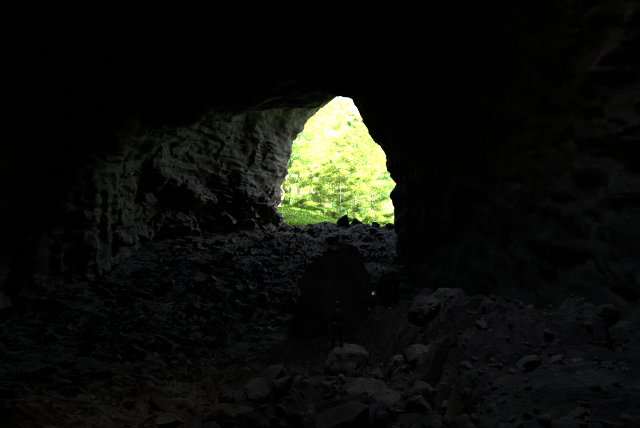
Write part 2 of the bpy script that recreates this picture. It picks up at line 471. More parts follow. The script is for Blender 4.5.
# the ledge with an undercut on the far wall, and the block below it
ledge = leftw * sstep(44, 47, yq) * sstep(57, 54, yq)
d += ledge * (0.9 * np.exp(-((q[:, 2] - 1.6 - 0.3 * big) / 1.1) ** 2) * sstep(2.9, 2.5, q[:, 2] - 0.3 * big) - 0.7 * np.exp(-((q[:, 2] - 0.2) / 0.7) ** 2))
out = sstep(60.6, 61.8, yq)
Pd = q + Nn.reshape(-1, 3) * (d * (1 - 0.6 * out) * sstep(-4.5, -2, yq))[:, None]
Pd = Pd.reshape(ny, NS, 3)
Nd = grid_normals(Pd) * sgn
CH_X, CH_Y, CH_RX, CH_RY = 2.8, 11.4, 2.2, 5.2                                  # added roof opening, out of view, to light the rubble heap
cut_l, cut_r = int(NS * 0.385), int(NS * 0.655)
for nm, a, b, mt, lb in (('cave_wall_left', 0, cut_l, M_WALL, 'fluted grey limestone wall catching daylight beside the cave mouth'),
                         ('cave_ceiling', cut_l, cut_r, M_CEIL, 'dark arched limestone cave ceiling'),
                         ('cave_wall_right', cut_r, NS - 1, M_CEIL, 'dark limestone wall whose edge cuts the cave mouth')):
    V = Pd[:, a:b + 1].reshape(-1, 3)
    Fc = grid_faces(ny, b - a + 1)
    v0 = V[Fc]; fn = np.cross(v0[:, 1] - v0[:, 0], v0[:, 2] - v0[:, 0])
    if (fn * Nd[:, a:b + 1].reshape(-1, 3)[Fc[:, 0]]).sum() < 0: Fc = Fc[:, ::-1]      # faces look into the cave
    fc = V[Fc].mean(1)
    Fc = Fc[~((np.hypot((fc[:, 0] - CH_X) / CH_RX, (fc[:, 1] - CH_Y) / CH_RY) < 1) & (fc[:, 2] > 4))]
    me = mesh_np(nm, V, Fc); smooth(me)
    if nm == 'cave_wall_left': me.set_sharp_from_angle(angle=R(24))
    else: me.normals_split_custom_set_from_vertices(Nd[:, a:b + 1].reshape(-1, 3))
    tag(link(nm, me, mt), lb, kind='structure')

tc = np.linspace(0, 2 * np.pi, 121); kc = np.linspace(0, 1, 50)
roof = Pd.reshape(-1, 3); roof = roof[(roof[:, 2] > 4) & (np.abs(roof[:, 1] - CH_Y) < 8)]
ex, ey = CH_X + CH_RX * np.cos(tc), CH_Y + CH_RY * np.sin(tc)
zb = np.array([roof[np.argmin((roof[:, 0] - a_) ** 2 + (roof[:, 1] - b_) ** 2), 2] for a_, b_ in zip(ex, ey)]) - 0.35
KC, TC = np.meshgrid(kc, tc, indexing='ij'); ZC = zb[None] + KC * (18.6 - zb[None])
pc = np.stack([np.cos(TC) * 1.3, np.sin(TC) * 2.0, ZC * 0.4], -1).reshape(-1, 3)
rc = (1.08 + KC.ravel() * 0.05 + 0.10 * fbm(pc * 1.2, 3) * sstep(0, .15, KC.ravel()) + 0.07 * blocks(pc * 1.7)[0] * sstep(0, .15, KC.ravel())).reshape(ZC.shape); rc[:, -1] = rc[:, 0]
me = mesh_np('added_light_shaft', np.stack([CH_X - 0.14 * (ZC - zb[None]) + CH_RX * rc * np.cos(TC), CH_Y + CH_RY * rc * np.sin(TC), ZC], -1).reshape(-1, 3), grid_faces(len(kc), len(tc))); smooth(me)
tag(link('added_light_shaft', me, M_WALL), 'added unseen rock shaft in the roof letting daylight down on the rubble heap', kind='structure')

# ------------------------------------------------------------------ rocks
def rock(seed, planes=14, sub=3, dims=(1, 1, 1), rough=0.05, box=0.0):
    rs = np.random.RandomState(seed)
    bm = bmesh.new(); bmesh.ops.create_icosphere(bm, subdivisions=sub, radius=1.0)
    V = np.array([v.co[:] for v in bm.verts]); Fc = np.array([[v.index for v in f.verts] for f in bm.faces]); bm.free()
    if box > 0:
        k = np.abs(V).max(1, keepdims=True); V = V * (1 - box) + (V / k) * box * 0.9
    for _ in range(planes):
        n = rs.normal(size=3); n /= np.linalg.norm(n); dd = rs.uniform(0.48, 0.85)
        s = V @ n - dd; s = np.where(s > 0, s, 0); V = V - s[:, None] * n
    nn = V / np.linalg.norm(V, axis=1)[:, None]
    V = V * np.array(dims) * 0.5
    if rough > 0:
        sc = 1.0 / max(dims)
        off = rs.uniform(0, 50)
        e = rough * (fbm(V * 3.0 * sc + off, 4, 0.6)) + rough * 0.8 * blocks(V * 4.5 * sc + off)[0]
        V = V + nn * (e * max(dims) * 0.6)[:, None]
    me = mesh_np('rock', V, Fc); smooth(me); me.set_sharp_from_angle(angle=R(32))
    return me

def px(u, v, y):
    """a direction of the photograph at distance y"""
    return Vector(((u - 320.0) / F_PX * y, y, -(v - 214.0) / F_PX * y))

def boulder(seed, u, y, dims, label, mat=None, top_v=None, rot=(0, 0, 0), sink=0.2, planes=14, box=0.0, name='boulder', rough=0.09, sub=4, cat='boulder'):
    me = rock(seed, planes, sub, dims, rough, box); me.name = name
    x = (u - 320.0) / F_PX * y
    zg = float(H(x, y, False)[0])
    z = zg + dims[2] * (0.5 - sink)
    if top_v is not None:
        z = -(top_v - 214.0) / F_PX * y - dims[2] * 0.40
    o = link(name, me, mat or M_BOULD)
    o.location = (x, y, z); o.rotation_euler = [R(a) for a in rot]
    tag(o, label, cat)
    return o

M_PALE = rock_mat('pale_limestone', (0.09, 0.086, 0.08), (0.18, 0.172, 0.16), (0.36, 0.345, 0.32), 1.5, (0.75, 0.97), 0.10, 0.2, 0.6, spec=0.12)
b_block = boulder(3, 345, 19.0, (1.55, 1.35, 2.3), 'upright pale block that the dark helmeted person stands on', M_PALE, top_v=350, planes=0, box=0.88, rot=(4, 5, 12), rough=0.075)
boulder(8, 371, 8.0, (0.85, 1.1, 0.8), 'smooth pale slab with a bright top edge below the upright block', M_PALE, top_v=392, planes=7, box=0.6, rot=(4, 5, -20))
boulder(12, 238, 4.6, (0.62, 0.7, 0.6), 'brown clay stained boulder at the low edge of the heap', M_BROWN, top_v=404, planes=9)
boulder(15, 424, 6.2, (0.55, 0.6, 0.6), 'pale speckled boulder beside the black crevice', M_PALE, top_v=402, planes=9)
boulder(17, 400, 7.2, (0.75, 0.9, 0.6), 'broad low rock between the pale slab and the crevice', M_BROWN, top_v=400, planes=9)
boulder(18, 320, 7.0, (0.8, 0.8, 0.5), 'flat brownish rock at the foot of the pale slab', M_BROWN, top_v=405, planes=8)
boulder(21, 434, 10.5, (0.85, 0.8, 0.75), 'rounded grey boulder overhanging the black crevice', top_v=344, planes=10)
boulder(22, 455, 11.5, (0.95, 0.8, 0.5), 'angular grey block with a notched top on the heap', top_v=333, planes=9)
boulder(24, 425, 14.5, (1.2, 1.0, 0.8), 'jagged block crowning the heap behind the crevice', top_v=300, planes=9)
boulder(25, 447, 15.5, (1.4, 1.1, 0.8), 'low wide block lying along the crest of the heap', top_v=292, planes=9)
boulder(28, 505, 9.0, (0.7, 0.6, 0.4), 'small pale wedge rock near the dark hollow', top_v=390, planes=8)
boulder(29, 590, 6.6, (0.7, 0.6, 0.4), 'half buried rock at the rim of the dark hollow', top_v=410, planes=8)
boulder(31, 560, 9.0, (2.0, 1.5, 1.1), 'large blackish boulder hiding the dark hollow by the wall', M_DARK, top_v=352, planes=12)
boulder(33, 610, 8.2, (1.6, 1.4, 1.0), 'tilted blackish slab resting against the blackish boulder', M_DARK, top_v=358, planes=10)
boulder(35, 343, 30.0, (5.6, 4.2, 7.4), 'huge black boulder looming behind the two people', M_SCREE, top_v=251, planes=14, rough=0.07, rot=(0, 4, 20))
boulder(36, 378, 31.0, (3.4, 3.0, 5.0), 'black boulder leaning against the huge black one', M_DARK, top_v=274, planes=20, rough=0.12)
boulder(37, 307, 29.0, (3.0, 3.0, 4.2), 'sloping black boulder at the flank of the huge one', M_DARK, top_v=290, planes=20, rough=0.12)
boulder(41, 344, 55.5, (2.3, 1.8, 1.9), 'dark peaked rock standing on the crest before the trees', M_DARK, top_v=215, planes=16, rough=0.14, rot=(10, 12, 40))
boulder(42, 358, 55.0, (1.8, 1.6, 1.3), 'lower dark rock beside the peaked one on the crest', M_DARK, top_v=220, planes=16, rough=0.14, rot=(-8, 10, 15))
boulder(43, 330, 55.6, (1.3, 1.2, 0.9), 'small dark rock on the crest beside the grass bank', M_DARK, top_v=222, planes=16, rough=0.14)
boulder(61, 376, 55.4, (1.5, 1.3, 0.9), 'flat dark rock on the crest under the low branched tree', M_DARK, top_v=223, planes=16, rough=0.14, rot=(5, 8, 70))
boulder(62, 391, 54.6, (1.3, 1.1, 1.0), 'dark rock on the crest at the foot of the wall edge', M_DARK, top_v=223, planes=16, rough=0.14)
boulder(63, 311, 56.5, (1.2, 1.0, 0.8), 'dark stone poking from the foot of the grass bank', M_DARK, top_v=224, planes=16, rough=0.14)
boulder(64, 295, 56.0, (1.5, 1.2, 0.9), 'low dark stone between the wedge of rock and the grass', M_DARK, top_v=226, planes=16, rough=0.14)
boulder(44, 268, 54.0, (2.6, 2.4, 3.4), 'dark angular block at the wall foot next to the grass', M_CEIL, top_v=200, planes=16, rough=0.13, box=0.4, rot=(8, -10, 35))
boulder(45, 277, 57.0, (1.9, 1.6, 2.2), 'dark wedge of rock between the wall and the grass bank', M_CEIL, top_v=213, planes=16, rough=0.13, rot=(0, 15, 70))
boulder(46, 243, 52.0, (2.8, 2.0, 2.0), 'pale edged block fallen below the ledge of the wall', M_WALL, top_v=205, planes=14, rough=0.13)
boulder(47, 226, 50.0, (2.4, 2.0, 1.6), 'broken block under the ledge, farther in from the mouth', M_WALL, top_v=214, planes=14, rough=0.13)
boulder(51, 28, 17.0, (0.9, 0.8, 0.6), 'lone pale rock in the gloom below the fluted wall', top_v=403, planes=9)

protos = [rock(100 + k, 12, 2, (1, rs_, rz_), 0.10) for k, (rs_, rz_) in enumerate(((.8, .6), (.9, .7), (.7, .45), (1, .55), (.6, .5), (.85, .8)))]
for m_ in protos: m_.materials.append(M_BOULD); m_.name = 'stone_block'
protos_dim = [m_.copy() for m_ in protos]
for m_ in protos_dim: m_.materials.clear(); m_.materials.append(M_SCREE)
rnd = random.Random(5)
LAND = {
 'limestone_block': [(1.1, 17.5, 'below the upright pale block'), (0.8, 8.5, 'beside the smooth pale slab'), (1.8, 7.5, 'along the black crevice'), (3.6, 15, 'on the crest of the heap'),
                     (5.0, 9.0, 'by the dark hollow'), (-0.8, 5.5, 'near the brown stained boulder'), (7.2, 15, 'where the heap meets the dark wall'), (4.0, 20, 'behind the crest of the heap')],
 'scree_block': [(1.4, 33, 'behind the huge black boulder'), (1.5, 52, 'just below the crest rocks'), (-6.5, 50, 'under the ledge of the lit wall'), (5.5, 45, 'at the foot of the dark wall edge'),
                 (-10, 38, 'at the foot of the fluted wall'), (-3, 42, 'halfway up the open scree')],
 'fallen_block': [(-10, 17, 'around the lone pale rock'), (-4, 12, 'at the low foot of the heap'), (-5, 28, 'before the sloping black boulder'), (-13, 26, 'in the gloom under the fluted wall')],
}
def scatter(n, xr, yr, size, label, group, name, accept=None):
    k = 0
    while k < n:
        x = rnd.uniform(*xr); y = rnd.uniform(*yr)
        if accept and not accept(x, y): continue
        s = rnd.uniform(*size) * (0.7 + 0.6 * rnd.random() ** 2)
        z = float(H(x, y)[0])
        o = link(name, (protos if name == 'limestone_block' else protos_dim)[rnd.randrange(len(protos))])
        o.location = (x, y, z + s * 0.12)
        o.scale = (s, s * rnd.uniform(.8, 1.2), s * rnd.uniform(.8, 1.2))
        o.rotation_euler = (rnd.uniform(-.5, .5), rnd.uniform(-.5, .5), rnd.uniform(0, 6.28))
        sz = 'small' if s < size[0] + 0.33 * (size[1] - size[0]) else ('large' if s > size[0] + 0.75 * (size[1] - size[0]) else 'middling')
        mark = min(LAND[name], key=lambda l: (l[0] - x) ** 2 + (l[1] - y) ** 2)[2]
        lb = '%s %s %s' % (sz, label, mark)
        tag(o, lb, 'rock', lb[:1].lower() + lb[1:])
        k += 1
onheap = lambda x, y: x > -1.2 and abs(x) < 0.64 * y + 0.5 and not (-0.5 < x < 3.2 and 17.6 < y < 23.5)
scatter(105, (-1.2, 9), (4.5, 23), (0.2, 0.75), 'angular limestone block', 'blocks on the rubble heap', 'limestone_block', onheap)
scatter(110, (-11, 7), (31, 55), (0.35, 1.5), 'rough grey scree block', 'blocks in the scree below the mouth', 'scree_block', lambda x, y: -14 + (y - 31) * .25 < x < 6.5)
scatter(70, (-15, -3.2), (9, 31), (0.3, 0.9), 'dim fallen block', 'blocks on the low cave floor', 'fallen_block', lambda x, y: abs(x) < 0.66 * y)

# gravel and small rubble nobody could count: one mesh
def rubble(name, n, seed, xr, yr, size, label, mat, accept):
    rs = np.random.RandomState(seed)
    hulls = []
    for k in range(8):
        bm = bmesh.new()
        for p_ in rs.normal(size=(11, 3)):
            p_ = p_ / np.linalg.norm(p_) * rs.uniform(.75, 1.0); bm.verts.new(p_ * np.array([.5, .42, .3]))
        r = bmesh.ops.convex_hull(bm, input=bm.verts)
        bmesh.ops.delete(bm, geom=[g for g in r['geom_interior'] if isinstance(g, bmesh.types.BMVert)], context='VERTS')
        bmesh.ops.triangulate(bm, faces=bm.faces); bm.verts.index_update()
        hulls.append((np.array([v.co[:] for v in bm.verts]), np.array([[v.index for v in f.verts] for f in bm.faces]))); bm.free()
    x = rs.uniform(*xr, size=n * 3); y = yr[0] + (yr[1] - yr[0]) * rs.rand(n * 3)
    ok = accept(x, y); x = x[ok][:n]; y = y[ok][:n]
    z = H(x, y); s = size[0] + (size[1] - size[0]) * rs.rand(len(x)) ** 2.2
    VV, FF, off = [], [], 0
    for k in range(len(x)):
        hv, hf = hulls[rs.randint(8)]
        m = np.array(Euler(rs.uniform(-.7, .7, 2).tolist() + [rs.uniform(0, 6.28)]).to_matrix())
        v = (hv * s[k]) @ m.T + np.array([x[k], y[k], z[k] + 0.02 * s[k]])
        VV.append(v); FF.append(hf + off); off += len(v)
    me = mesh_np(name, np.vstack(VV), np.vstack(FF)); 
    tag(link(name, me, mat), label, cat='rubble', kind='stuff')
rubble('rubble_heap_gravel', 6000, 3, (-1.6, 10), (2.2, 24), (0.03, 0.26), 'small broken stones covering the rubble heap', M_BOULD, lambda x, y: np.abs(x) < .66 * y + .5)
rubble('scree_gravel', 12000, 4, (-15, 9), (24, 60), (0.05, 0.34), 'small scree stones covering the slope to the mouth', M_SCREE, lambda x, y: (x > -16.5 + np.maximum(y - 26, 0) * .32) & (x < 9))
rubble('cave_floor_gravel', 3000, 6, (-15, -1.8), (5, 26), (0.05, 0.28), 'small stones on the low dark cave floor', M_SCREE, lambda x, y: np.abs(x) < .68 * y + .5)

# rock buttress outside the mouth
me = rock(71, 16, 5, (3.4, 4.0, 13.0), 0.05); me.name = 'rock_buttress'
o = link('rock_buttress', me, M_OUT); o.location = (-6.6, 68.0, 4.0); o.rotation_euler = (0, R(4), R(15))
tag(o, 'sunlit ochre rock buttress standing outside beside the grass bank', 'rock')

# ------------------------------------------------------------------ trees
def tube(V, Fc, pts, rad, seg=7):
    pts = [Vector(p) for p in pts]; base = len(V); n = len(pts)
    for i, p in enumerate(pts):
        t = (pts[min(i + 1, n - 1)] - pts[max(i - 1, 0)]).normalized()
        a = t.orthogonal().normalized(); b = t.cross(a)
        for s in range(seg):
            an = 2 * math.pi * s / seg
            V.append(p + (a * math.cos(an) + b * math.sin(an)) * rad[i])
    for i in range(n - 1):
        for s in range(seg):
            q0 = base + i * seg + s; q1 = base + i * seg + (s + 1) % seg
            Fc.append((q0, q1, q1 + seg, q0 + seg))

def tree(x, y, h, cr, clear, seed, mat, bark, label, leaf=0.15, dens=1.0, trunk_r=None, lean=0.0, name='tree', group=None, cat='tree', droop=0.15):
    rn = random.Random(seed); rs = np.random.RandomState(seed)
    zg = float(H(x, y, False)[0]) - 0.1
    root = bpy.data.objects.new(name, None); C.objects.link(root); root.location = (x, y, zg)
    tag(root, label, cat, group)
    V, Fc = [], []
    tr = trunk_r or h * 0.011
    n = 12; pts, rad = [], []
    px_, py_ = 0.0, 0.0
    for i in range(n + 1):
        t = i / n
        px_ += rn.uniform(-1, 1) * h * 0.008 + lean * h / n; py_ += rn.uniform(-1, 1) * h * 0.008
        pts.append((px_, py_, t * h)); rad.append(tr * (1.25 if i == 0 else 1) * (1 - t * 0.88))
    tube(V, Fc, pts, rad, 8)
    tips = []
    nb = int(26 * (1 if h > 8 else 0.6))
    for k in range(nb):
        t = clear + (1 - clear) * (k + rn.random()) / nb
        f = t * n; i = min(int(f), n - 1); p = Vector(pts[i]).lerp(Vector(pts[i + 1]), f - i)
        prof = math.sin(math.pi * min(1, (t - clear) / (1 - clear) * 0.82 + 0.14)) ** 0.7
        L_ = cr * prof * rn.uniform(0.65, 1.15); an = k * 2.4 + rn.uniform(-.5, .5)
        up = rn.uniform(-0.15, 0.95) * (0.4 + t)
        q_, d_ = p.copy(), Vector((math.cos(an), math.sin(an), up)).normalized()
        bp = [q_.copy()]; br = [tr * 0.30 * (1.1 - t)]
        for j in range(5):
            d_ = (d_ + Vector((rn.uniform(-.22, .22), rn.uniform(-.22, .22), rn.uniform(-.12, .12) - droop * 0.3))).normalized()
            q_ = q_ + d_ * L_ / 5; bp.append(q_.copy()); br.append(max(0.006, br[0] * (1 - (j + 1) / 5.5)))
            if j >= 1:
                for _ in range(2):
                    e = q_ + Vector((rn.uniform(-1, 1), rn.uniform(-1, 1), rn.uniform(-.35, .35))) * L_ * 0.22
                    tube(V, Fc, [q_, q_.lerp(e, .5) + Vector((0, 0, .04 * L_)), e], [br[-1] * .7, br[-1] * .5, 0.004], 4)
                    tips.append((e, 0.12 * L_ + 0.25)); tips.append((q_.lerp(e, .5), 0.10 * L_ + 0.2))
        tube(V, Fc, bp, br, 5)
        tips.append((q_, 0.13 * L_ + 0.2))
    me_t = bpy.data.meshes.new('trunk'); me_t.from_pydata([tuple(v) for v in V], [], Fc); me_t.update(); smooth(me_t)
    link('trunk', me_t, bark, root)
    # leaves: bent blades in flattish sprays round the twig tips
    per = max(4, int(52 * dens)); leaf = leaf * 0.60
    cs = np.repeat(np.array([t[0][:] for t in tips]), per, 0); rr = np.repeat(np.array([t[1] for t in tips]), per)
    m = len(cs)
    off = rs.normal(size=(m, 3)) * np.array([.6, .6, .38]) * rr[:, None]
    off[:, 2] -= droop * (off[:, 0] ** 2 + off[:, 1] ** 2) / np.maximum(rr, .1)
    c = cs + off
    a = rs.normal(size=(m, 3)) * np.array([1, 1, .45]); a /= np.linalg.norm(a, axis=1)[:, None]
    up = rs.normal(size=(m, 3)) * .8 + np.array([0, 0, 0.8]); b = np.cross(a, up); b /= np.linalg.norm(b, axis=1)[:, None]
    s = leaf * rs.uniform(.6, 1.3, m)[:, None]
    LV = np.stack([c - a * s, c + b * s * .55, c + a * s, c - b * s * .55], 1).reshape(-1, 3)
    me_l = mesh_np('crown', LV, np.arange(m * 4).reshape(-1, 4))
    link('crown', me_l, mat, root)
    return root

T = 'tree'
tree(-4.3, 72.0, 15, 3.2, .22, 1, M_LEAF[1], M_BARK2, 'slender tree with a pale straight trunk beside the rock buttress', .13, .8)
tree(-3.3, 75.5, 17, 3.6, .18, 2, M_LEAF[0], M_BARK2, 'leafy tree with a pale trunk just behind the slender one', .14, .9)
tree(0.7, 71.0, 7.5, 2.0, .30, 3, M_LEAF[2], M_BARK, 'young thin stemmed tree rooted at the edge of the grass bank', .11, .6, .05, name='sapling')
tree(2.0, 74.5, 8.5, 2.4, .25, 4, M_LEAF[0], M_BARK, 'second young tree with a thin stem behind the grass bank', .12, .6, .05, name='sapling')
tree(3.9, 72.5, 11, 2.6, .18, 5, M_LEAF[2], M_BARK2, 'bright yellow green tree with pale stem above the peaked rock', .13, .7, .075)
tree(-2.8, 68.2, 6.5, 2.3, .06, 31, M_LEAF[0], M_BARK, 'low leafy young tree on the bank hiding the pale trunks', .10, 1.0, .04, name='sapling')
tree(-0.9, 70.2, 5.5, 2.2, .05, 32, M_LEAF[2], M_BARK, 'bushy young tree in the middle of the bank top', .10, 1.0, .04, name='sapling')
tree(4.6, 67.2, 6.5, 2.2, .05, 33, M_LEAF[0], M_BARK, 'fine leaved young tree just behind the peaked rock', .10, 1.0, .04, name='sapling')
tree(7.0, 68.6, 8.0, 2.6, .05, 34, M_LEAF[2], M_BARK, 'spreading young tree between the crest rocks and the layered tree', .10, 1.1, .05, name='sapling')
tree(2.9, 69.5, 14, 2.2, .42, 21, M_LEAF[2], M_BARK2, 'very slender tree with a bare pale lower stem behind the crest', .12, .5, .06)
tree(5.4, 71.5, 15, 2.4, .40, 22, M_LEAF[0], M_BARK2, 'slender forked looking tree beside the bare pale stem', .12, .5, .07, lean=.03)
tree(-1.9, 72.5, 14, 2.4, .35, 23, M_LEAF[2], M_BARK2, 'leaning slender tree rising from the top of the bank', .12, .5, .065, lean=.05)
tree(7.8, 74.0, 12.5, 4.2, .10, 6, M_LEAF[0], M_BARK, 'broad tree with layered level sprays near the dark wall edge', .14, 1.1)
tree(10.6, 70.0, 9, 3.6, .06, 7, M_LEAF[1], M_BARK, 'low branched tree pressed against the dark wall edge', .13, .9)
tree(5.9, 80.0, 15, 4.2, .12, 8, M_LEAF[1], M_BARK, 'deep green tree with dense middle between the bright ones', .15, 1.2)
tree(-1.2, 82.0, 17, 4.2, .12, 9, M_LEAF[2], M_BARK, 'tall yellow green tree rising behind the two saplings', .15, .9)
tree(-6.6, 84.0, 20, 4.6, .12, 10, M_LEAF[0], M_BARK, 'tall tree half hidden behind the rock buttress', .16, 1.0)
tree(2.6, 90.0, 19.5, 4.6, .10, 11, M_LEAF[0], M_BARK, 'tall thinly leaved tree reaching into the gap of sky', .15, .55)
tree(10.5, 86.0, 16, 4.8, .10, 12, M_LEAF[2], M_BARK, 'pale leaved tree in the second row behind the layered one', .17, 1.0)
far = []
for k, (x, y, h) in enumerate(((-9, 96, 21), (-4, 98, 19), (2.5, 102, 19), (7.5, 99, 17), (13, 97, 17), (17, 104, 19), (-12, 108, 22), (-6, 112, 20), (0, 115, 15), (6, 116, 18), (12, 114, 15), (19, 118, 18))):
    tree(x, y, h, 5.0, .08, 40 + k, M_LEAF[k % 3], M_BARK, 'woodland tree on the hillside behind the nearer trees', .22, .7, group='hillside woodland trees')
# shrubs and saplings of the undergrowth
for k, (x, y, h, lb) in enumerate(((-2.6, 69.5, 1.6, 'low leafy shrub on top of the grass bank'), (5.2, 68.0, 2.0, 'leafy shrub behind the lower rock on the crest'),
                                   (7.4, 67.0, 1.9, 'small shrub at the foot of the layered tree'), (9.2, 66.0, 2.1, 'shrub touching the dark wall edge at the crest'),
                                   (3.0, 78.0, 2.2, 'pale shrub standing in the sunlit strip behind the bank'),
                                   (-0.6, 73.5, 2.6, 'bushy shrub between the two saplings and the pale trunks'), (6.3, 72.0, 3.0, 'tall shrub filling the gap under the deep green tree'),
                                   (-5.4, 70.5, 2.4, 'shrub leaning on the foot of the rock buttress'), (1.6, 68.8, 1.3, 'small bright shrub at the end of the grass bank'))):
    tree(x, y, h, h * .6, .05, 80 + k, M_LEAF[k % 3], M_BARK, lb, .09, .8, .03, name='shrub', cat='shrub')

# ------------------------------------------------------------------ grass and herbs on the bank
rs = np.random.RandomState(9)
n = 46000
gx = rs.uniform(-9, 13, n); gy = 57.0 + 25 * rs.rand(n) ** 1.5
keep = (fbm(np.stack([gx, gy, 0 * gx], 1) * .5, 3) > -0.62) & ((gx < 2.5) | (gy > 63)) & (gy > 57.6 + 0.9 * np.clip(gx + 3, 0, 6)) & (gx > -5.2 - .6 * np.clip(gy - 60, 0, 9))
gx, gy = gx[keep], gy[keep]; n = len(gx)
gz = np.where(gy > 63, H(gx, gy, False), H(gx, gy))
c = np.stack([gx, gy, gz], 1)
an = rs.uniform(0, 6.28, n); hgt = rs.uniform(.08, .30, n) * (1 + 1.6 * np.clip(fbm(np.stack([gx, gy, 0 * gx + 4], 1) * .9, 3), 0, 1))
w = rs.uniform(.02, .10, n)
dirv = np.stack([np.cos(an), np.sin(an), 0 * an], 1); tip = c + np.stack([rs.normal(size=n) * .12, rs.normal(size=n) * .12, hgt], 1)
m1 = c * .45 + tip * .55 + np.array([0, 0, .04])
GV = np.stack([c, m1 + dirv * w[:, None], tip, m1 - dirv * w[:, None]], 1).reshape(-1, 3)
me = mesh_np('bank_grass', GV, np.arange(n * 4).reshape(-1, 4))
tag(link('bank_grass', me, M_GRASS), 'bright green grass and herbs covering the bank outside the mouth', cat='grass', kind='stuff')

# ------------------------------------------------------------------ people
def skin(name, verts, edges, rads, mat, parent, root=0, sub=2):
    me = bpy.data.meshes.new(name); me.from_pydata(verts, edges, []); me.update()
    o = bpy.data.objects.new(name + '_cage', me); C.objects.link(o)
    sk = o.modifiers.new('skin', 'SKIN'); sk.use_smooth_shade = True
    for i, v in enumerate(me.skin_vertices[0].data):
        r = rads[i]; v.radius = (r, r) if not isinstance(r, tuple) else r
        v.use_root = (i == root)
    ss = o.modifiers.new('sub', 'SUBSURF'); ss.levels = sub; ss.render_levels = sub
    dg = bpy.context.evaluated_depsgraph_get(); dg.update()
    m2 = bpy.data.meshes.new_from_object(o.evaluated_get(dg)); m2.name = name
    bpy.data.objects.remove(o)
    m2.materials.clear()
    return link(name, m2, mat, parent)

def blob(name, parts, mat, parent):
    """one mesh made of ellipsoids (centre, radii, rotation)"""
    bm = bmesh.new()
    for c_, r_, *ro in parts:
        mt = Matrix.Translation(c_) @ (Euler(ro[0]).to_matrix().to_4x4() if ro else Matrix()) @ Matrix.Diagonal((*r_, 1))
        bmesh.ops.create_uvsphere(bm, u_segments=16, v_segments=10, radius=1, matrix=mt)
    me = bpy.data.meshes.new(name); bm.to_mesh(me); bm.free(); smooth(me)
    return link(name, me, mat, parent)

def dome(name, c_, r_, mat, parent, brim=True):
    bm = bmesh.new()
    seg, rings = 20, 7; rows = []
    for i in range(rings + 1):
        a = math.pi / 2 * i / rings; row = []
        for s in range(seg):
            t = 2 * math.pi * s / seg
            row.append(bm.verts.new((c_[0] + r_[0] * math.cos(t) * math.sin(a) if i else c_[0], c_[1] + r_[1] * math.sin(t) * math.sin(a) if i else c_[1], c_[2] + r_[2] * math.cos(a))))
            if i == 0: break
        rows.append(row)
    if brim:
        row = []
        for s in range(seg):
            t = 2 * math.pi * s / seg
            k = 1.10 if math.sin(t) > -0.2 else 1.16
            row.append(bm.verts.new((c_[0] + r_[0] * k * math.cos(t), c_[1] + r_[1] * k * math.sin(t), c_[2] - 0.012)))
        rows.append(row)
    for s in range(seg): bm.faces.new((rows[0][0], rows[1][s], rows[1][(s + 1) % seg]))
    for i in range(1, len(rows) - 1):
        for s in range(seg): bm.faces.new((rows[i][s], rows[i + 1][s], rows[i + 1][(s + 1) % seg], rows[i][(s + 1) % seg]))
    bmesh.ops.solidify(bm, geom=bm.faces[:], thickness=0.006)
    me = bpy.data.meshes.new(name); bm.to_mesh(me); bm.free(); smooth(me)
    return link(name, me, mat, parent)

